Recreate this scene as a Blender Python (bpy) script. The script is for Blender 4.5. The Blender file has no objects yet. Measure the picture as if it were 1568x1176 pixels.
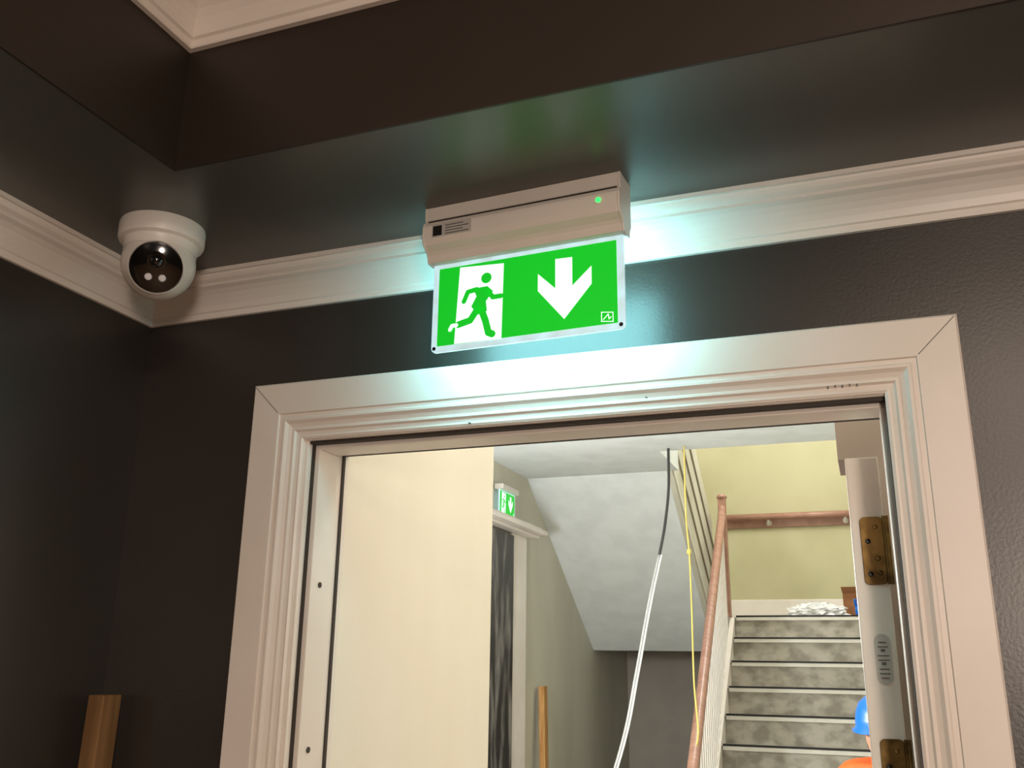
import bpy, bmesh, math, random
from mathutils import Vector, Matrix
random.seed(4)
S=bpy.context.scene
H=1.68           # eye height
def lin(c):
    return tuple(((v/255)/12.92 if v/255<=0.04045 else ((v/255+0.055)/1.055)**2.4) for v in c)
# ---------------------------------------------------------------- materials
MATS={}
def mat(name,rgb,rough=0.6,rgb2=None,scale=6.0,stretch=(1,1,1),bump=0.0,bscale=120,metal=0.0,emit=None,estr=0,coat=0,lo=0.4,hi=0.62,trans=0,spec=0.5,detail=6,evar=0):
    if name in MATS: return MATS[name]
    m=bpy.data.materials.new(name); m.use_nodes=True
    nt=m.node_tree; N=nt.nodes; L=nt.links
    b=N['Principled BSDF']
    b.inputs['Base Color'].default_value=(*lin(rgb),1)
    b.inputs['Roughness'].default_value=rough
    b.inputs['Metallic'].default_value=metal
    b.inputs['Coat Weight'].default_value=coat
    b.inputs['Transmission Weight'].default_value=trans
    b.inputs['Specular IOR Level'].default_value=spec
    tc=N.new('ShaderNodeTexCoord')
    mp=N.new('ShaderNodeMapping'); mp.inputs['Scale'].default_value=stretch
    L.new(tc.outputs['Object'],mp.inputs['Vector'])
    if rgb2 is None:
        rgb2=tuple(min(255,v*0.965) for v in rgb)
    nz=N.new('ShaderNodeTexNoise'); nz.inputs['Scale'].default_value=scale; nz.inputs['Detail'].default_value=detail
    L.new(mp.outputs['Vector'],nz.inputs['Vector'])
    cr=N.new('ShaderNodeValToRGB')
    cr.color_ramp.elements[0].position=lo; cr.color_ramp.elements[0].color=(*lin(rgb),1)
    cr.color_ramp.elements[1].position=hi; cr.color_ramp.elements[1].color=(*lin(rgb2),1)
    L.new(nz.outputs['Fac'],cr.inputs['Fac']); L.new(cr.outputs['Color'],b.inputs['Base Color'])
    if bump>0:
        n2=N.new('ShaderNodeTexNoise'); n2.inputs['Scale'].default_value=bscale; n2.inputs['Detail'].default_value=3
        L.new(tc.outputs['Object'],n2.inputs['Vector'])
        bp=N.new('ShaderNodeBump'); bp.inputs['Strength'].default_value=bump; bp.inputs['Distance'].default_value=0.002
        L.new(n2.outputs['Fac'],bp.inputs['Height']); L.new(bp.outputs['Normal'],b.inputs['Normal'])
    if emit:
        b.inputs['Emission Color'].default_value=(*lin(emit),1); b.inputs['Emission Strength'].default_value=estr
        if evar:
            mr=N.new('ShaderNodeMapRange'); mr.inputs['From Min'].default_value=.3; mr.inputs['From Max'].default_value=.7
            mr.inputs['To Min'].default_value=estr*(1-evar); mr.inputs['To Max'].default_value=estr
            L.new(nz.outputs['Fac'],mr.inputs['Value']); L.new(mr.outputs['Result'],b.inputs['Emission Strength'])
    MATS[name]=m; return m
M_dark=mat('paint_charcoal',(53,48,44),0.34,(48,44,40),3,bump=0.12,bscale=200,spec=.5)
M_soff=mat('paint_charcoal_lit',(80,80,75),0.33,(75,76,71),2,bump=0.1,bscale=200,spec=.8)  # charcoal paint lightened to stand for light reaching the soffit
M_bulk=mat('paint_charcoal_shaded',(44,35,28),0.5,(40,32,25),2,bump=0.1,bscale=200)  # same ceiling paint, darkened and browned for shade on the recess faces
M_white=mat('paint_gloss_white',(233,225,217),0.38,(227,219,209),5,bump=0.06,bscale=60)
M_ceilw=mat('paint_ceiling_white',(226,216,205),0.8)
M_cream=mat('plaster_cream',(235,229,214),0.7,(232,225,208),2.2,(2,2,0.25))
M_hallw=mat('paint_hall_beige',(210,207,192),0.75,(196,193,176),1.6,(1,1,0.4))
M_hallc=mat('paint_hall_ceiling',(226,231,231),0.85)
M_olive=mat('paint_olive',(194,188,152),0.75,(180,174,136),1.3)
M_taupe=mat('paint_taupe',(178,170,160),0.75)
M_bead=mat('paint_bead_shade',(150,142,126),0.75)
M_pier=mat('paint_greybrown',(138,122,112),0.7)
M_step=mat('screed_grey',(188,182,170),0.85,(148,142,130),9,(1,1,1.4),bump=0.5,bscale=40)
M_nos=mat('nosing_light',(228,224,214),0.5)
M_blk=mat('black_rubber',(18,17,16),0.6)
M_gap=mat('dark_gap',(52,46,40),0.7)
M_wood=mat('varnished_handrail',(172,130,112),0.38,(154,112,94),10,(1,6,1))
M_pine=mat('sawn_pine',(188,142,84),0.7,(158,112,58),6,(8,8,0.5))
M_pined=mat('sawn_pine_aged',(140,106,66),0.75,(112,82,48),6,(8,8,0.5))
M_floor=mat('floor_boards',(150,120,90),0.5,(120,92,66),4,(8,0.6,1))
M_hfloor=mat('floor_screed',(170,162,150),0.8,(140,132,120),3)
M_brass=mat('aged_brass',(140,112,66),0.36,(90,70,42),30,metal=0.9)
M_plast=mat('plastic_offwhite',(228,221,212),0.42)
M_camw=mat('camera_white',(236,231,224),0.38)
M_camb=mat('camera_black_glass',(10,10,11),0.12,coat=0.6)
M_lens=mat('lens_glass',(6,8,16),0.05,coat=1)
M_irl=mat('ir_led',(226,226,230),0.15)
M_green=mat('sign_green',(10,165,30),0.4,(10,160,28),emit=(16,182,36),estr=0.92)
M_sw=mat('sign_white_glow',(240,250,250),0.4,emit=(224,248,246),estr=0.9)
M_edge=mat('acrylic_edge_glow',(200,222,228),0.12,(175,205,215),40,emit=(196,234,244),estr=0.85,coat=.5,evar=.45)
M_back=mat('sign_back_diffuser',(225,250,252),0.4,emit=(150,232,240),estr=20)
M_led=mat('led_green',(40,255,80),0.3,emit=(30,255,80),estr=3)
M_label=mat('label_silver',(186,184,178),0.4)
M_wrap=mat('dark_polythene_wrap',(44,42,40),0.35,(138,134,128),14,(1,1,0.22),lo=0.48,hi=0.70,bump=1,bscale=20)
M_cable=mat('cable_grey',(165,165,163),0.45)
M_cabd=mat('cable_dark',(60,60,60),0.5)
M_cord=mat('cord_yellow',(226,204,110),0.6)
M_card=mat('cardboard',(150,100,64),0.8)
M_poly=mat('crumpled_polythene',(225,225,225),0.3)
M_blue=mat('helmet_blue',(20,110,215),0.3)
M_hiv=mat('hiviz_orange',(255,96,24),0.6,emit=(255,90,20),estr=0.12)
M_refl=mat('reflective_tape',(205,208,205),0.3)
M_skin=mat('skin',(214,160,132),0.55)
M_trou=mat('navy_workwear',(38,42,58),0.8)
M_boot=mat('boot_leather',(60,44,30),0.6)
M_hair=mat('hair_brown',(54,36,24),0.8)
M_txt=mat('print_grey',(95,92,90),0.6)
# ---------------------------------------------------------------- mesh helpers
def grp(name,loc=(0,0,0),rz=0):
    e=bpy.data.objects.new(name,None); e.empty_display_size=0.1
    S.collection.objects.link(e); e.location=loc; e.rotation_euler=(0,0,rz); return e
def mesh(name,vs,fs,m,parent=None,bevel=0,smooth=False,seg=2,loc=(0,0,0)):
    me=bpy.data.meshes.new(name); me.from_pydata([tuple(v) for v in vs],[],fs)
    bm=bmesh.new(); bm.from_mesh(me); bmesh.ops.recalc_face_normals(bm,faces=bm.faces); bm.to_mesh(me); bm.free()
    me.materials.append(m)
    if smooth:
        for p in me.polygons: p.use_smooth=True
    o=bpy.data.objects.new(name,me); S.collection.objects.link(o); o.location=loc
    if parent: o.parent=parent
    if bevel>0:
        b=o.modifiers.new('bev','BEVEL'); b.width=bevel; b.segments=seg; b.limit_method='ANGLE'; b.angle_limit=math.radians(40)
    return o
def boxgeo(b):
    x0,x1,y0,y1,z0,z1=b
    v=[(x0,y0,z0),(x1,y0,z0),(x1,y1,z0),(x0,y1,z0),(x0,y0,z1),(x1,y0,z1),(x1,y1,z1),(x0,y1,z1)]
    f=[(0,3,2,1),(4,5,6,7),(0,1,5,4),(1,2,6,5),(2,3,7,6),(3,0,4,7)]
    return v,f
def boxes(name,bl,m,parent=None,bevel=0):
    V=[];F=[]
    for b in bl:
        v,f=boxgeo(b); n=len(V); V+=v; F+=[tuple(i+n for i in q) for q in f]
    return mesh(name,V,F,m,parent,bevel)
def box(name,x0,x1,y0,y1,z0,z1,m,parent=None,bevel=0): return boxes(name,[(x0,x1,y0,y1,z0,z1)],m,parent,bevel)
def prism(name,poly,y0,y1,m,parent=None,bevel=0,axis='y',smooth=False):
    n=len(poly); V=[]
    for t in (y0,y1):
        for a,b in poly:
            V.append({'y':(a,t,b),'x':(t,a,b),'z':(a,b,t)}[axis])
    F=[tuple(range(n)),tuple(range(2*n-1,n-1,-1))]+[(i,(i+1)%n,n+(i+1)%n,n+i) for i in range(n)]
    return mesh(name,V,F,m,parent,bevel,smooth)
def lathe(name,prof,m,parent=None,n=48,loc=(0,0,0),rot=None,smooth=True):
    V=[];F=[]
    for r,z in prof:
        for i in range(n):
            a=2*math.pi*i/n; V.append(Vector((r*math.cos(a),r*math.sin(a),z)))
    for k in range(len(prof)-1):
        for i in range(n):
            F.append((k*n+i,k*n+(i+1)%n,(k+1)*n+(i+1)%n,(k+1)*n+i))
    F.append(tuple(range(n))); F.append(tuple(range((len(prof)-1)*n,len(prof)*n)))
    if rot is not None: V=[rot@v for v in V]
    V=[v+Vector(loc) for v in V]
    o=mesh(name,V,F,m,parent,0,smooth)
    if smooth:
        e=o.modifiers.new('es','EDGE_SPLIT'); e.split_angle=math.radians(35)
    return o
def tube(name,pts,r,m,parent=None,n=10,sub=8,smoothpath=True):
    P=[Vector(p) for p in pts]
    if smoothpath and len(P)>2:
        Q=[]
        for i in range(len(P)-1):
            p0=P[max(i-1,0)];p1=P[i];p2=P[i+1];p3=P[min(i+2,len(P)-1)]
            for k in range(sub):
                t=k/sub
                Q.append(0.5*((2*p1)+(p2-p0)*t+(2*p0-5*p1+4*p2-p3)*t*t+(-p0+3*p1-3*p2+p3)*t**3))
        Q.append(P[-1]); P=Q
    V=[];F=[]
    for i,p in enumerate(P):
        d=(P[min(i+1,len(P)-1)]-P[max(i-1,0)]).normalized()
        a=d.orthogonal().normalized() if abs(d.x)>0.99 else d.cross(Vector((1,0,0))).normalized()
        b=d.cross(a)
        for k in range(n):
            t=2*math.pi*k/n; V.append(p+a*r*math.cos(t)+b*r*math.sin(t))
    for i in range(len(P)-1):
        for k in range(n):
            F.append((i*n+k,i*n+(k+1)%n,(i+1)*n+(k+1)%n,(i+1)*n+k))
    F.append(tuple(range(n))); F.append(tuple(range((len(P)-1)*n,len(P)*n)))
    return mesh(name,V,F,m,parent,0,True)
def ringtrim(name,x0,x1,y0,y1,prof,m,bevel=0):
    V=[];F=[];n=len(prof)
    for q in prof:
        p,py,z=(q[0],q[0],q[1]) if len(q)==2 else q
        V+=[(x0+p,y0+py,z),(x1-p,y0+py,z),(x1-p,y1-py,z),(x0+p,y1-py,z)]
    for k in range(n):
        k2=(k+1)%n
        for i in range(4):
            F.append((k*4+i,k*4+(i+1)%4,k2*4+(i+1)%4,k2*4+i))
    return mesh(name,V,F,m,None,bevel)
# ---------------------------------------------------------------- foreground room
XL,XR,YB,YF=-1.307,2.70,1.40,-2.70
ZS=2.395; ZU=2.70
SX,SY=-0.937,1.01
WT=0.12
ox0,ox1,oz=-0.955,0.088,2.095      # structural opening
box('wall_left',XL-WT,XL,YF-WT,YB+0.07,0,ZU+0.1,M_dark)
box('wall_right',XR,XR+WT,YF-WT,YB+0.07,0,ZU+0.1,M_dark)
box('wall_front',XL,XR,YF-WT,YF,0,ZU+0.1,M_dark)
boxes('wall_back',[(XL,ox0,YB,YB+0.07,0,ZU+0.1),(ox1,XR,YB,YB+0.07,0,ZU+0.1),(ox0,ox1,YB,YB+0.07,oz,ZU+0.1)],M_dark)
box('floor',XL-WT,XR+WT,YF-WT,YB+0.07,-0.1,0,M_floor)
rx1,ry0=XR-0.37,YF+0.39
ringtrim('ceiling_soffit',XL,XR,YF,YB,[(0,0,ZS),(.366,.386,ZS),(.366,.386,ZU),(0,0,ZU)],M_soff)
ringtrim('ceiling_bulkhead_shade',XL,XR,YF,YB,[(.366,.386,ZS-.0006),(.370,.390,ZS-.0006),(.370,.390,ZU),(.366,.386,ZU)],M_bulk)  # thin added facing; its dark colour carries the shade of the recess
box('ceiling',XL-WT,XR+WT,YF-WT,YB+0.07,ZU,ZU+0.15,M_ceilw)
cp=[(0,-.080),(.007,-.080),(.008,-.078),(.008,-.069),(.012,-.067),(.013,-.063),(.015,-.056),(.019,-.047),(.025,-.038),(.033,-.031),(.040,-.028),(.042,-.027),(.042,-.022),(.046,-.020),(.050,-.017),(.053,-.012),(.054,-.008),(.060,-.008),(.060,0),(0,0)]
ringtrim('trim_1',XL,XR,YF,YB,[(p,ZS+z) for p,z in cp],M_white)
ringtrim('trim_2',SX,rx1,ry0,SY,[(p*1.25,ZU+z*1.22) for p,z in cp],M_white)
boxes('baseboard_left',[(XL,XL+.016,YF,YB,0,.14)],M_white,bevel=.003)
boxes('baseboard_back',[(XL+.016,-1.04,YB-.016,YB,0,.14),(.16,XR,YB-.016,YB,0,.14)],M_white,bevel=.003)
# ---------------------------------------------------------------- door casing
AX0,AX1,AZ=-1.029,0.151,2.163
ap=[(0,0),(0,.017),(.003,.020),(.058,.020),(.0595,.0165),(.066,.0165),(.068,.0185),(.072,.0185),(.077,.0135),(.084,.0105),(.0855,.012),(.089,.012),(.092,.008),(.098,.007),(.101,.0075),(.105,.005),(.105,0)]
V=[];F=[]
for u,t in ap:
    V+=[(AX0+u,YB-t,0),(AX0+u,YB-t,AZ-u),(AX1-u,YB-t,AZ-u),(AX1-u,YB-t,0)]
n=len(ap)
for k in range(n):
    k2=(k+1)%n
    for i in range(3): F.append((k*4+i,k*4+i+1,k2*4+i+1,k2*4+i))
F.append(tuple(k*4 for k in range(n))); F.append(tuple(k*4+3 for k in range(n)))
mesh('trim_door_architrave',V,F,M_white)
MJ=grp('door_casing_mitre')
for s,xc in ((1,AX0),(-1,AX1)):
    u0_,u1_=.004,.056; w=.0004
    mesh('joint_%s'%('l' if s>0 else 'r'),[(xc+s*(u0_-w),YB-.0203,AZ-u0_-w),(xc+s*(u0_+w),YB-.0203,AZ-u0_+w),(xc+s*(u1_+w),YB-.0203,AZ-u1_+w),(xc+s*(u1_-w),YB-.0203,AZ-u1_-w)],[(0,1,2,3)],M_txt,MJ)
NM=grp('casing_nail_marks')
for i,(x,z,w,h) in enumerate(((-.42,2.137,.0015,.003),(-.60,2.062,.003,.0015),(-.30,2.080,.004,.0012),(-.03,2.072,.0015,.003),(-.02,2.073,.0015,.003),(-.01,2.072,.0015,.003),(0.0,2.073,.0015,.003),(.01,2.072,.0015,.003))):
    d=.0203 if z>2.11 else .0122
    box('mark_%d'%i,x-w/2,x+w/2,YB-d-.0004,YB-.004,z-h/2,z+h/2,M_txt,NM)
DF=grp('door_frame')
jx0,jx1,jz=-0.917,0.050,2.056
YD=1.545
boxes('lining',[(ox0,jx0,YB,YD,0,jz),(jx1,ox1,YB,YD,0,jz),(ox0,ox1,YB,YD,jz,oz)],M_white,DF,.0015)
boxes('stop',[(jx0,jx0+.012,YB+.022,YB+.085,0,jz-.012),(jx1-.012,jx1,YB+.022,YB+.085,0,jz-.012),(jx0,jx1,YB+.022,YB+.085,jz-.012,jz)],M_white,DF,.0015)
boxes('shadow_gap_strip',[(jx0,jx0+.003,YB+.014,YB+.0215,0,jz-.005),(jx1-.005,jx1,YB+.004,YB+.0215,0,jz-.005),(jx0,jx1,YB+.006,YB+.0215,jz-.005,jz)],M_gap,DF)  # dark strips stand in for the shadow gap round the frame
boxes('rebate_gap_strip',[(jx0,jx0+.003,YD-.026,YD-.018,0,jz-.004),(jx0,jx1,YD-.026,YD-.018,jz-.004,jz)],M_gap,DF)  # dark strips drawn for the shaded line at the rebate
for i,z in enumerate((1.806,1.535,1.2)):
    lathe('screw_hole_%d'%i,[(0.001,0),(.005,0),(.005,.0015),(.001,.0015)],M_gap,DF,16,(jx0+.0125,YB+.05,z),Matrix.Rotation(math.pi/2,3,'Y'))
# ---------------------------------------------------------------- open door leaf (right)
D=grp('door_1',(-.003,1.56,0))
box('leaf',-.0155,.034,0,.90,.008,2.0,M_white,D,.002)
for i,zc in enumerate((1.853,1.528,0.25)):
    h=.052
    P=[]
    for a in range(0,360,15):
        t=math.radians(a); cx=.015+(.009 if math.cos(t)>0 else -.009); cz=zc+(h-.008 if math.sin(t)>0 else -h+.008)
        P.append((cx+.008*math.cos(t),cz+.008*math.sin(t)))
    prism('hinge_plate_%d'%i,P,-.003,.0,M_brass,D,.0006)
    lathe('hinge_barrel_%d'%i,[(.001,-h),(.005,-h),(.005,h),(.001,h)],M_brass,D,20,(.036,-.006,zc))
    for j,(sx_,sz) in enumerate(((.020,.036),(.008,.014),(.020,-.012),(.008,-.036),(.022,-.034))):
        lathe('hinge_screw_%d_%d'%(i,j),[(.001,0),(.0042,0),(.003,.0015),(.001,.0008)],M_camb if j%2 else M_brass,D,14,(sx_,-.003,zc+sz),Matrix.Rotation(math.pi/2,3,'X'))
P=[]
for a in range(0,360,12):
    t=math.radians(a); P.append((.0145+.0115*math.cos(t),1.692+(.025 if math.sin(t)>0 else -.025)+.0115*math.sin(t)))
prism('fire_rating_label',P,-.0012,0,M_label,D)
for j in range(9):
    w=(.006,.0085,.008,.0035,.009,.009,.0035,.008,.006)[j]*.9
    box('label_print_%d'%j,.0145-w,.0145+w,-.0018,-.0012,1.664+j*.0064,1.664+j*.0064+(.0016 if j not in (3,6) else .004),M_txt,D)
# ---------------------------------------------------------------- exit sign
def exit_sign(loc,rz,wall=False,nm='exit_sign'):
    G=grp(nm,loc,rz)   # origin: ceiling contact point, centre; front = -Y
    W=.334
    if not wall:
        pr=[(.022,0),(-.030,0),(-.030,-.021),(-.027,-.024),(-.027,-.026),(-.034,-.029),(-.037,-.036),(-.037,-.058),(-.033,-.068),(-.022,-.075),(-.018,-.080),(-.015,-.092),(.014,-.092),(.016,-.080),(.022,-.072)]
        prism('housing',pr,-W/2+.004,W/2-.004,M_plast,G,.0015,axis='x')
        pc=[(a*1.03,b*1.01 if b<0 else b) for a,b in pr]
        prism('end_cap_l',pc,-W/2,-W/2+.004,M_plast,G,.001,axis='x')
        prism('end_cap_r',pc,W/2-.004,W/2,M_plast,G,.001,axis='x')
        box('seam',-W/2+.006,W/2-.006,-.0302,-.0262,-.0262,-.0242,M_gap,G)
        box('type_label',-W/2+.018,-W/2+.088,-.0378,-.037,-.058,-.036,M_label,G)
        box('type_label_mark',-W/2+.020,-W/2+.036,-.0383,-.0377,-.056,-.039,M_blk,G)
        for j in range(4): box('type_label_text_%d'%j,-W/2+.042,-W/2+.084-(j%2)*.01,-.0383,-.0377,-.0555+j*.0048,-.054+j*.0048,M_txt,G)
        lathe('status_led',[(.001,0),(.0042,0),(.003,.003),(.001,.004)],M_led,G,20,(W/2-.033,-.037,-.046),Matrix.Rotation(math.pi/2,3,'X'))
        lathe('status_bezel',[(.0042,0),(.007,0),(.007,.001),(.0042,.001)],M_plast,G,24,(W/2-.033,-.037,-.046),Matrix.Rotation(math.pi/2,3,'X'))
        zt,zb=-.092,-.243
    else:
        box('housing',-W/2,W/2,-.03,.03,-.085,-.05,M_plast,G,.004)
        zt,zb=-.085,-.245
    hw=.1615
    r=.008; P=[(-hw,zt),(hw,zt)]
    for a in range(0,-91,-15): P.append((hw-r+r*math.cos(math.radians(a)),zb+r+r*math.sin(math.radians(a))))
    for a in range(-90,-181,-15): P.append((-hw+r+r*math.cos(math.radians(a)),zb+r+r*math.sin(math.radians(a))))
    prism('acrylic_plate',P,-.003,.003,M_edge,G,.0008)
    box('back_diffuser',-hw+.004,hw-.004,.003,.0045,zb+.006,zt,M_back if not wall else M_edge,G)
    gw=.1505; gt,gb=zt-.008,zb+.010
    box('green_legend',-gw,gw,-.0040,-.003,gb,gt,M_green,G)
    def T(x,y):
        yt=416-.162*(x-670); yb=528-.132*(x-668)
        return (-gw+(x-669)/272*2*gw, gt-(y-yt)/(yb-yt)*(gt-gb))
    def poly(name,pts,lay,m):
        prism(name,[T(*p) for p in pts],-.0040-.0004*lay,-.0040-.0004*(lay-1),m,G)
    def stroke(name,pts,w,lay,m):
        q=[Vector(T(*p)) for p in pts]; w=w*2*gw/272/2
        V=[];F=[]
        for i in range(len(q)-1):
            a,b=q[i],q[i+1]; d=(b-a).normalized(); ang=math.atan2(d.y,d.x); ring=[]
            for k in range(9): t=ang+math.pi/2+k*math.pi/8; ring.append(a+Vector((math.cos(t),math.sin(t)))*w)
            for k in range(9): t=ang-math.pi/2+k*math.pi/8; ring.append(b+Vector((math.cos(t),math.sin(t)))*w)
            n0=len(V); y=-.0040-.0004*lay-.00001*i; V+=[(v.x,y,v.y) for v in ring]; F.append(tuple(range(n0,n0+18)))
        mesh(name,V,F,m,G)
    poly('door_symbol',[(703,413),(773,406),(771,515),(697,524)],1,M_sw)
    c=T(746,428); rr=8.2*2*gw/272
    prism('man_head',[(c[0]+rr*math.cos(i*math.pi/12),c[1]+rr*math.sin(i*math.pi/12)) for i in range(24)],-.0048,-.0044,M_green,G)
    poly('man_torso',[(725,444),(748,440),(757,447),(746,462),(748,476),(733,482),(723,470),(731,455)],2,M_green)
    stroke('man_arm_l',[(731,445),(717,449),(711,463)],7.5,2,M_green)
    stroke('man_arm_r',[(747,445),(757,456),(770,454)],7.5,2,M_green)
    stroke('man_leg_r',[(739,474),(746,490),(751,507),(757,509)],10.5,2,M_green)
    stroke('man_leg_l',[(732,475),(722,490),(703,496.5)],10.5,2,M_green)
    stroke('man_foot',[(700,497.5),(693,498.5),(690,504)],6,3,M_sw)
    poly('arrow_symbol',[(852,400),(877,397),(877,439),(905,410),(905,436),(865,487),(826,447),(826,422),(852,443)],1,M_sw)
    for nme,b in (('a',(918,477,935,478)),('b',(918,490,935,491)),('c',(918,477,919,491)),('d',(934,477,935,491))):
        poly('logo_frame_'+nme,[(b[0],b[1]),(b[2],b[1]),(b[2],b[3]),(b[0],b[3])],1,M_sw)
    stroke('logo_mark',[(921,488),(928,480),(929,487),(932,484)],1.2,1,M_sw)
    for s_ in (-1,1):
        lathe('plate_screw_%s'%('l' if s_<0 else 'r'),[(.001,0),(.0032,0),(.0028,.001),(.001,.001)],M_blk,G,20,(s_*(hw-.006),-.0041,zb+.0065),Matrix.Rotation(math.pi/2,3,'X'))
    return G
exit_sign((-.462,1.275,ZS),math.radians(-3.0))
# ---------------------------------------------------------------- turret camera
C=grp('turret_security_camera',(-1.094,1.170,ZS))
lathe('mount_base',[(.001,0),(.070,0),(.071,-.004),(.071,-.026),(.069,-.031),(.062,-.034),(.060,-.038),(.060,-.05),(.001,-.05)],M_camw,C,64)
cc=Vector((0,0,-.068))
fd=Vector((.56,-.72,-.50)).normalized()
rot=fd.to_track_quat('Z','Y').to_matrix()
prof=[(.001,-.060)]
R=.061
for k in range(1,13):
    a=-math.pi/2+k*math.pi/2*1.45/12*1.0
    prof.append((R*math.cos(a),R*math.sin(a)))
prof+=[(.046,.041),(.044,.043),(.043,.040),(.001,.040)]
lathe('ball_housing',prof,M_camw,C,64,cc,rot)
lathe('front_glass',[(.001,.0405),(.0425,.0405),(.0425,.043),(.040,.0445),(.001,.0455)],M_camb,C,64,cc,rot)
def face(u,v,h):
    up=Vector((0,0,1)); rgt=fd.cross(up).normalized(); u2=rgt.cross(fd).normalized()
    return cc+fd*h+rgt*u+u2*v
lathe('lens_rim',[(.001,0),(.016,0),(.015,.002),(.012,.0022),(.011,0.001),(.001,.001)],M_camb,C,40,face(0,.011,.0445),rot)
lathe('lens',[(.001,.001),(.010,.001),(.008,.004),(.004,.006),(.001,.0065)],M_lens,C,40,face(0,.011,.0455),rot)
for i,u in enumerate((-.011,.011)):
    lathe('ir_led_%d'%i,[(.001,0),(.0062,0),(.005,.0022),(.001,.003)],M_irl,C,24,face(u,-.017,.045),rot)
# ---------------------------------------------------------------- timber stud leaning in corner
Tm=grp('timber_stud',(-1.266,1.345,0))
pp=[(-.020,-.022),(.014,-.022),(.014,.022),(-.020,.022)]
V=[(a-.012,b-.01,0.002) for a,b in pp]+[(a+.008,b+.012,1.617) for a,b in pp]
mesh('stud',V,[(0,3,2,1),(4,5,6,7),(0,1,5,4),(1,2,6,5),(2,3,7,6),(3,0,4,7)],M_pined,Tm,.002)
# ---------------------------------------------------------------- hall beyond
HC=2.90; HX0=-2.15; HX1=0.42; HY1=8.80; UZ=5.6
hy=YB+.07
boxes('wall_hall_front',[(HX0-.1,ox0,hy,YD,0,HC),(ox1,HX1+.1,hy,YD,0,HC),(ox0,ox1,hy,YD,oz,HC)],M_cream)
box('wall_hall_return',-1.05,-.926,YD,2.32,0,HC,M_cream,None,.003)
box('wall_hall_alcove',HX0,-1.05,2.20,2.32,0,HC,M_cream)
box('wall_hall_left',HX0-.12,HX0,2.20,HY1+.12,0,UZ,M_hallw)
box('wall_hall_right',HX1,HX1+.12,YD,HY1+.12,0,UZ,M_hallw)
boxes('wall_hall_pier',[(-.018,HX1,2.50,2.72,0,2.19),(-.046,HX1,2.50,2.72,2.19,HC)],M_pier)
box('wall_hall_back',HX0,HX1,HY1,HY1+.12,2.04,UZ,M_olive)
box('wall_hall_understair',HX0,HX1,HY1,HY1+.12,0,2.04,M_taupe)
box('floor_hall',HX0-.12,HX1+.12,hy,HY1+.12,-.1,0,M_hfloor)
wx0=-1.10; wy0=5.42
boxes('ceiling_hall',[(HX0,HX1,YD,wy0,HC,HC+.28),(HX0,wx0,wy0,6.02,HC,HC+.28)],M_hallc)
box('ceiling_stairwell',HX0-.12,HX1+.12,wy0-.6,HY1+.12,UZ,UZ+.1,M_hallc)
box('wall_stairwell_upper',HX0,HX1,wy0-.6,wy0-.5,HC+.28,UZ,M_hallw)
ST=grp('staircase')
N=12; rise=.17; go=.25; Y0=4.90
def sx(y): return -1.0+.03*(7.65-y)
V=[];F=[]
for k in range(N):
    y=Y0+go*k; y2=y+go if k<N-1 else y+.02; z=rise*(k+1); 
    v=[(sx(y),y,0),(HX1,y,0),(HX1,y2,0),(sx(y2),y2,0),(sx(y),y,z),(HX1,y,z),(HX1,y2,z),(sx(y2),y2,z)]
    n0=len(V); V+=v; F+=[tuple(i+n0 for i in q) for q in [(0,3,2,1),(4,5,6,7),(0,1,5,4),(1,2,6,5),(2,3,7,6),(3,0,4,7)]]
mesh('steps',V,F,M_step,ST)
boxes('step_nosing',[(sx(Y0+go*k)+.01,HX1,Y0+go*k-.018,Y0+go*k+.03,rise*(k+1)-.024,rise*(k+1)+.002) for k in range(N)],M_nos,ST,.002)
boxes('step_grip',[(sx(Y0+go*k)+.01,HX1,Y0+go*k-.020,Y0+go*k+.012,rise*(k+1)+.002,rise*(k+1)+.014) for k in range(N)],M_blk,ST)
box('landing',HX0,HX1,7.67,HY1,1.80,2.04,M_step,ST)
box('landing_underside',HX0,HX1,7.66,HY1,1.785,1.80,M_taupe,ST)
def sof(y): return 1.79+.68*(7.65-y)
prism('upper_soffit',[(7.66,sof(7.66)),(6.02,sof(6.02)),(6.02,sof(6.02)+.10),(7.66,sof(7.66)+.10)],HX0,-1.18,M_hallc,ST,axis='x')
bl=[]
for k in range(7):
    y=7.65-go*k; bl.append((HX0,-1.18,y-go,y,sof(y-go)+.05,2.04+rise*(k+1)))
boxes('upper_steps',bl,M_step,ST)
prism('upper_balustrade_panel',[(7.66,sof(7.66)),(5.95,sof(5.95)),(5.95,sof(5.95)+1.02),(7.66,sof(7.66)+1.02)],-1.18,-1.145,M_hallw,ST,axis='x')
for j in range(4):
    o=.03+.25*j
    prism('upper_board_bead_%d'%j,[(7.66,sof(7.66)+o),(5.95,sof(5.95)+o),(5.95,sof(5.95)+o+.02),(7.66,sof(7.66)+o+.02)],-1.145,-1.135,M_bead if j else M_nos,ST,axis='x')
def rx(y): return -1.05+(7.6-y)*.050
def rzl(y): return 2.84-.70*(7.55-y)
pts=[(rx(7.60),7.60,2.98),(rx(7.55),7.55,2.84)]+[(rx(y),y,rzl(y)) for y in (7.0,6.4,5.8,5.2,4.75)]
tube('handrail',pts,.032,M_wood,ST,12,6)
box('newel_post',rx(7.6)-.03,rx(7.6)+.03,7.57,7.63,2.04,2.97,M_wood,ST,.004)
lathe('newel_cap',[(.001,0),(.04,0),(.042,.012),(.03,.03),(.001,.036)],M_wood,ST,24,(rx(7.6),7.60,2.97))
box('foot_newel',rx(4.78)-.035,rx(4.78)+.035,4.74,4.81,0,.98,M_white,ST,.004)
bl=[]
y=4.95
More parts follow.
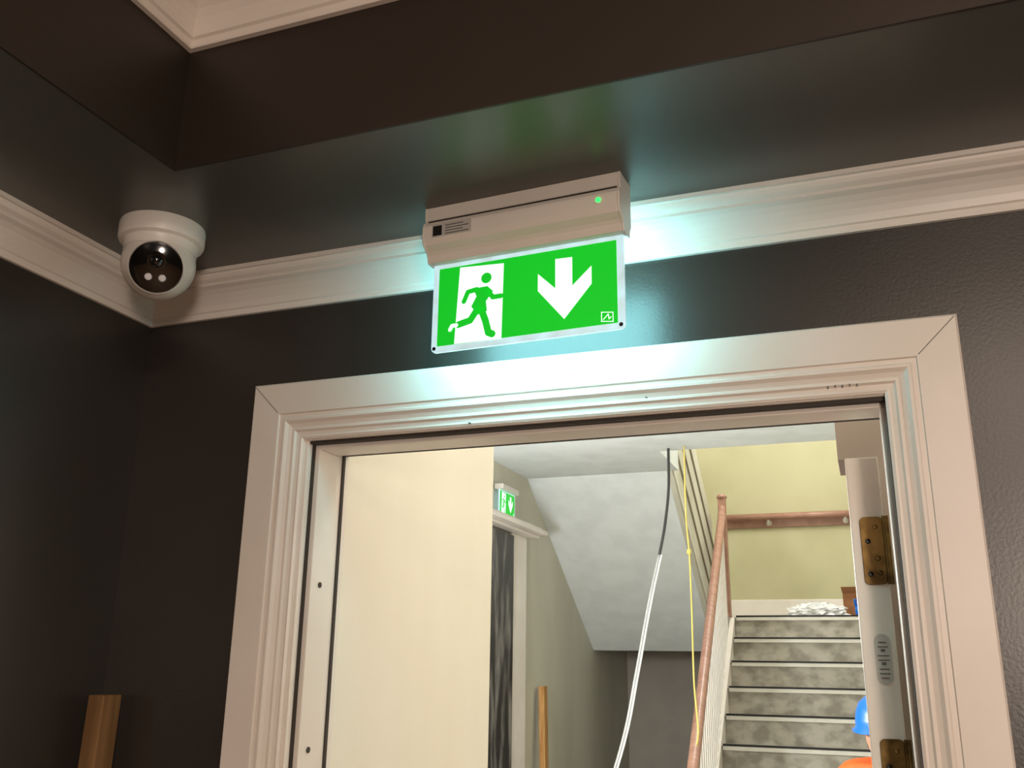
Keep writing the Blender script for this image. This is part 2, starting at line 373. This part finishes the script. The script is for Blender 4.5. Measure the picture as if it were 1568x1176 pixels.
while y<7.55:
    k=max(0,min(N-1,int((y-Y0)/go))); zb=rise*(k+1)
    bl.append((rx(y)-.011,rx(y)+.011,y-.011,y+.011,zb-.03,rzl(y)-.02)); y+=.105
boxes('balusters',bl,M_white,ST)
V=[]
for y in (4.85,7.6):
    zb=.20+(y-4.9)*.68
    for dx in (-.035,.0):
        for dz in (-.30,.0): V.append((sx(y)+dx,y,zb+dz))
mesh('outer_string',V,[(0,1,3,2),(4,6,7,5),(0,4,5,1),(2,3,7,6),(0,2,6,4),(1,5,7,3)],M_white,ST)
boxes('baseboard_landing',[(HX0,HX1,HY1-.02,HY1,2.04,2.245)],M_white,bevel=.003)
WH=grp('wall_handrail',(0,HY1,0))
tube('rail',[(-1.20,-.08,2.975),(HX1-.02,-.08,2.975)],.030,M_wood,WH,14,smoothpath=False)
box('backboard',-1.22,HX1-.02,-.02,-.001,2.885,3.0,M_wood,WH,.003)
for i,x in enumerate((-.80,-.14,.3)):
    tube('bracket_%d'%i,[(x,-.02,2.925),(x,-.065,2.925),(x,-.08,2.955)],.010,M_nos,WH,8)
    lathe('rose_%d'%i,[(.001,0),(.026,0),(.022,.010),(.001,.012)],M_nos,WH,20,(x,-.02,2.925),Matrix.Rotation(math.pi/2,3,'X'))
LD=grp('door_2',(HX0,0,0))
box('leaf_wrapped',.001,.05,4.80,5.64,.01,2.46,M_wrap,LD,.006)
box('architrave',.001,.035,5.66,5.92,0,2.48,M_white,LD,.004)
box('architrave_far',.001,.035,4.62,4.78,0,2.48,M_white,LD,.004)
boxes('overdoor_shelf',[(.001,.15,4.58,6.02,2.50,2.53),(.001,.10,4.60,5.99,2.48,2.50),(.001,.12,4.60,5.99,2.53,2.55)],M_white,LD,.004)
g=exit_sign((HX0+.040,5.52,2.80),math.radians(90),True,'exit_sign.001'); g.scale=(.86,1,.95)
Tw=grp('timber_batten',(HX0,0,0))
V=[]
for (yy,zz,xx) in ((6.10,0.002,.10),(6.22,1.53,.03)):
    V+=[(xx,yy-.035,zz),(xx+.04,yy-.035,zz),(xx+.04,yy+.035,zz),(xx,yy+.035,zz)]
mesh('batten',V,[(0,3,2,1),(4,5,6,7),(0,1,5,4),(1,2,6,5),(2,3,7,6),(3,0,4,7)],M_pine,Tw,.003)
K=grp('hanging_cable')
cpts=[(-1.055,5.1,2.25),(-1.10,5.0,1.98),(-1.16,4.92,1.62),(-1.22,4.85,1.30),(-1.36,4.7,.8),(-1.5,4.6,.3),(-1.62,4.5,.02)]
tube('cable_upper',[(-1.035,5.36,2.90),(-1.03,5.3,2.65),(-1.04,5.2,2.42),(-1.055,5.1,2.25)],.008,M_cabd,K)
tube('cable_lower',cpts,.008,M_cable,K)
tube('cable_lower_twin',[(a+.013,b,c+.002) for a,b,c in cpts],.005,M_poly,K)
K=grp('hanging_cord')
tube('cord',[(-.935,5.32,2.90),(-.94,5.32,2.5),(-.93,5.32,2.28),(-.925,5.30,2.0),(-.92,5.25,1.6),(-.90,5.2,1.36),(-.91,5.19,1.28)],.005,M_cord,K,8)
lathe('knot',[(.001,-.02),(.012,-.012),(.014,0),(.011,.012),(.001,.02)],M_cord,K,12,(-.931,5.32,2.29))
CB=grp('cardboard_box',(-.08,8.10,2.045))
boxes('carton',[(-.12,.12,-.1,.1,0,.19)],M_card,CB,.003)
mesh('flap',[(-.12,-.1,.19),(.12,-.1,.19),(.13,-.15,.24),(-.13,-.15,.24)],[(0,1,2,3)],M_card,CB)
bmx=bmesh.new(); bmesh.ops.create_icosphere(bmx,subdivisions=4,radius=1)
for v in bmx.verts:
    d=v.co.normalized(); q=1+.25*math.sin(9*d.x+3*d.y)*math.cos(11*d.y-5*d.z)+random.uniform(-.12,.12)
    v.co=Vector((d.x*.20*q,d.y*.08*q,max(0,.04+d.z*.065*q)))
me=bpy.data.meshes.new('polythene_sheet'); bmx.to_mesh(me); bmx.free(); me.materials.append(M_poly)
o=bpy.data.objects.new('polythene_sheet',me); o.location=(-.39,7.84,2.045); S.collection.objects.link(o)
GB=grp('work_glove',(-.075,7.75,2.055))
lathe('glove_palm',[(.001,0),(.035,.005),(.04,.03),(.035,.06),(.03,.07),(.001,.075)],M_blue,GB,20)
for i in range(4): tube('glove_finger_%d'%i,[(-.03+.018*i,0,.06),(-.034+.02*i,-.01,.10),(-.036+.021*i,-.02,.12)],.009,M_blue,GB,8)
# ---------------------------------------------------------------- construction worker
PW=grp('construction_worker',(.032,4.05,0),math.radians(-20))
def skin(name,joints,edges,m,sub=2):
    me=bpy.data.meshes.new(name); me.from_pydata([j[:3] for j in joints],edges,[]); me.materials.append(m)
    o=bpy.data.objects.new(name,me); S.collection.objects.link(o); o.parent=PW
    o.modifiers.new('sk','SKIN')
    for i,j in enumerate(joints):
        r=j[3]; r=r if isinstance(r,tuple) else (r,r)
        me.skin_vertices[0].data[i].radius=r
    me.skin_vertices[0].data[0].use_root=True
    s=o.modifiers.new('ss','SUBSURF'); s.levels=sub; s.render_levels=sub
    o.modifiers['sk'].use_smooth_shade=True
    return o
HH=.95
def q(x,y,z,r): 
    r=r if isinstance(r,tuple) else (r,r)
    return (x*HH,y*HH,z*HH,(r[0]*HH,r[1]*HH))
skin('trousers',[q(0,0,.92,(.16,.12)),q(0,0,1.0,(.155,.115)),q(-.10,-.01,.86,.095),q(-.11,-.04,.50,.065),q(-.11,.0,.12,.055),q(.10,-.01,.86,.095),q(.11,-.04,.50,.065),q(.11,.0,.12,.055)],[(0,1),(0,2),(2,3),(3,4),(0,5),(5,6),(6,7)],M_trou)
skin('hiviz_jacket',[q(0,0,.98,(.165,.125)),q(0,-.01,1.15,(.165,.12)),q(0,-.02,1.32,(.175,.12)),q(0,-.02,1.38,(.11,.09)),q(-.17,-.02,1.37,.080),q(-.22,-.02,1.10,.055),q(-.20,-.18,.96,.045),q(.17,-.02,1.37,.080),q(.22,-.02,1.10,.055),q(.20,-.18,.96,.045),q(0,-.03,1.40,.065)],[(0,1),(1,2),(2,3),(3,10),(3,4),(4,5),(5,6),(3,7),(7,8),(8,9)],M_hiv)
skin('neck',[q(0,-.03,1.36,.055),q(0,-.04,1.46,.052)],[(0,1)],M_skin,1)
for s in (-1,1):
    t_='l' if s<0 else 'r'
    skin('hand_'+t_,[q(s*.20,-.17,.965,.028),q(s*.195,-.22,.93,(.036,.018)),q(s*.195,-.25,.91,(.036,.016))],[(0,1),(1,2)],M_skin,1)
    for f_ in range(4):
        ln=(.055,.07,.075,.06)[f_]; x=s*(.168+.018*f_)
        skin('finger_%s_%d'%(t_,f_),[q(x,-.25,.91,.009),q(x,-.25-ln*.5,.895,.0085),q(x,-.25-ln*.8,.87,.008)],[(0,1),(1,2)],M_skin,1)
    skin('thumb_'+t_,[q(s*.17,-.20,.94,.011),q(s*.145,-.235,.925,.010),q(s*.14,-.26,.91,.009)],[(0,1),(1,2)],M_skin,1)
    box('boot_'+t_,s*.10-.048,s*.10+.048,-.17,.09,.002,.10,M_boot,PW,.03)
bmx=bmesh.new(); bmesh.ops.create_uvsphere(bmx,u_segments=32,v_segments=24,radius=1)
for v in bmx.verts:
    x,y,z=v.co
    w=.073*(1-.22*max(0,-z)); dpt=.092*(1-.10*max(0,-z))
    X=x*w;Y=y*dpt;Zz=z*.112
    if y<-.6 and abs(x)<.25 and -.45<z<.05: Y-=.018*(1-abs(x)/.25)*max(0,1-abs(z+.2)/.25)
    if y<-.5 and .05<z<.25 and .2<abs(x)<.55: Y+=.006
    if z<-.6 and y<0: Y-=.012
    v.co=(X,Y,Zz)
me=bpy.data.meshes.new('head'); bmx.to_mesh(me); bmx.free(); me.materials.append(M_skin)
for p in me.polygons: p.use_smooth=True
hz=1.43
o=bpy.data.objects.new('head',me); o.parent=PW; o.location=(0,-.05,hz-.005); S.collection.objects.link(o)
for s in (-1,1):
    t_='l' if s<0 else 'r'
    lathe('ear_'+t_,[(.001,-.004),(.016,-.004),(.018,.003),(.001,.004)],M_skin,PW,16,(s*.074,-.04,hz-.015),Matrix.Rotation(math.pi/2,3,'Y'))
    lathe('eye_'+t_,[(.001,-.002),(.010,-.002),(.007,.004),(.001,.006)],M_irl,PW,16,(s*.029,-.128,hz+.008),Matrix.Rotation(math.pi/2,3,'X'))
    lathe('pupil_'+t_,[(.001,0),(.004,0),(.003,.0015),(.001,.002)],M_blk,PW,12,(s*.029,-.133,hz+.008),Matrix.Rotation(math.pi/2,3,'X'))
box('mouth',-.022,.022,-.138,-.125,hz-.062,hz-.054,mat('lips',(170,95,85),.5),PW,.003)
lathe('hair',[(.078,-.04),(.082,.0),(.083,.03),(.06,.07),(.001,.08)],M_hair,PW,32,(0,-.030,hz))
V=[];F=[];nn=40
rings=[(1.0,0),(.99,.03),(.94,.06),(.83,.088),(.62,.108),(.35,.118),(.02,.121)]
for r,z in rings:
    for i in range(nn):
        a=2*math.pi*i/nn; ridge=.006*max(0,1-abs(math.cos(a))*4)*(1 if z>.03 else 0)
        V.append((r*.108*math.cos(a),r*.132*math.sin(a),z+ridge))
for k in range(len(rings)-1):
    for i in range(nn): F.append((k*nn+i,k*nn+(i+1)%nn,(k+1)*nn+(i+1)%nn,(k+1)*nn+i))
n0=len(V)
for i in range(nn):
    a=2*math.pi*i/nn; ext=.012+.045*max(0,-math.sin(a))**2
    V.append(((.108+.012)*math.cos(a),(.132+ext)*math.sin(a),-.006-.012*max(0,-math.sin(a))))
for i in range(nn): F.append((i,(i+1)%nn,n0+(i+1)%nn,n0+i))
o=mesh('helmet',V,F,M_blue,PW,smooth=True,loc=(0,-.045,hz+.035)); sm=o.modifiers.new('so','SOLIDIFY'); sm.thickness=.003
for i,z in enumerate((.95,1.08)):
    lathe('tape_%d'%i,[(.001,z),(1,z),(1,z+.05),(.001,z+.05)],M_refl,PW,40,(0,0,0),Matrix(((.158,0,0),(0,.118,0),(0,0,1))))
# ---------------------------------------------------------------- lights
def point(name,loc,e,col,r=.12):
    l=bpy.data.lights.new(name,'POINT'); l.energy=e; l.color=col; l.shadow_soft_size=r
    o=bpy.data.objects.new(name,l); o.location=loc; S.collection.objects.link(o)
def area(name,loc,rot,e,col,s):
    l=bpy.data.lights.new(name,'AREA'); l.energy=e; l.color=col; l.size=s
    o=bpy.data.objects.new(name,l); o.location=loc; o.rotation_euler=rot; S.collection.objects.link(o)
point('room_added_fill',(.75,-1.1,1.85),92,(1,.82,.69),.15)  # unseen lamp added low behind the camera to light cornice and soffit
area('room_ceiling_light',(.6,-.8,2.68),(0,0,0),28,(1,.83,.69),.5)
point('hall_entry_fill',(-.35,2.05,2.78),11,(1,.92,.80),.1)  # added lamp hidden above the door head, brightens the cream wall
point('hall_main_fill',(-1.72,3.4,2.0),128,(.96,.99,1),.15)  # added lamp hidden behind the return wall, fills hall and stair soffit
point('stairwell_fill',(-.5,6.6,5.0),150,(1,.98,.93),.2)  # added lamp out of view, brightens the upper stairwell
W=bpy.data.worlds.new('world'); S.world=W; W.use_nodes=True
W.node_tree.nodes['Background'].inputs['Color'].default_value=(.9,.92,1,1); W.node_tree.nodes['Background'].inputs['Strength'].default_value=.3
# ---------------------------------------------------------------- camera
yaw,p,roll=math.radians(20.7),math.radians(16.6),math.radians(.78)
f=Vector((-math.sin(yaw)*math.cos(p),math.cos(yaw)*math.cos(p),math.sin(p)))
r0=Vector((math.cos(yaw),math.sin(yaw),0)); u0=r0.cross(f)
Rr=r0*math.cos(roll)+u0*math.sin(roll); U=u0*math.cos(roll)-r0*math.sin(roll)
cam=bpy.data.cameras.new('camera'); co=bpy.data.objects.new('camera',cam); S.collection.objects.link(co)
m=Matrix((Rr,U,-f)).transposed().to_4x4(); m.translation=Vector((0,0,H)); co.matrix_world=m
cam.sensor_width=36; cam.lens=1459/1600*36; cam.clip_start=.02
S.camera=co
S.view_settings.view_transform='Standard'
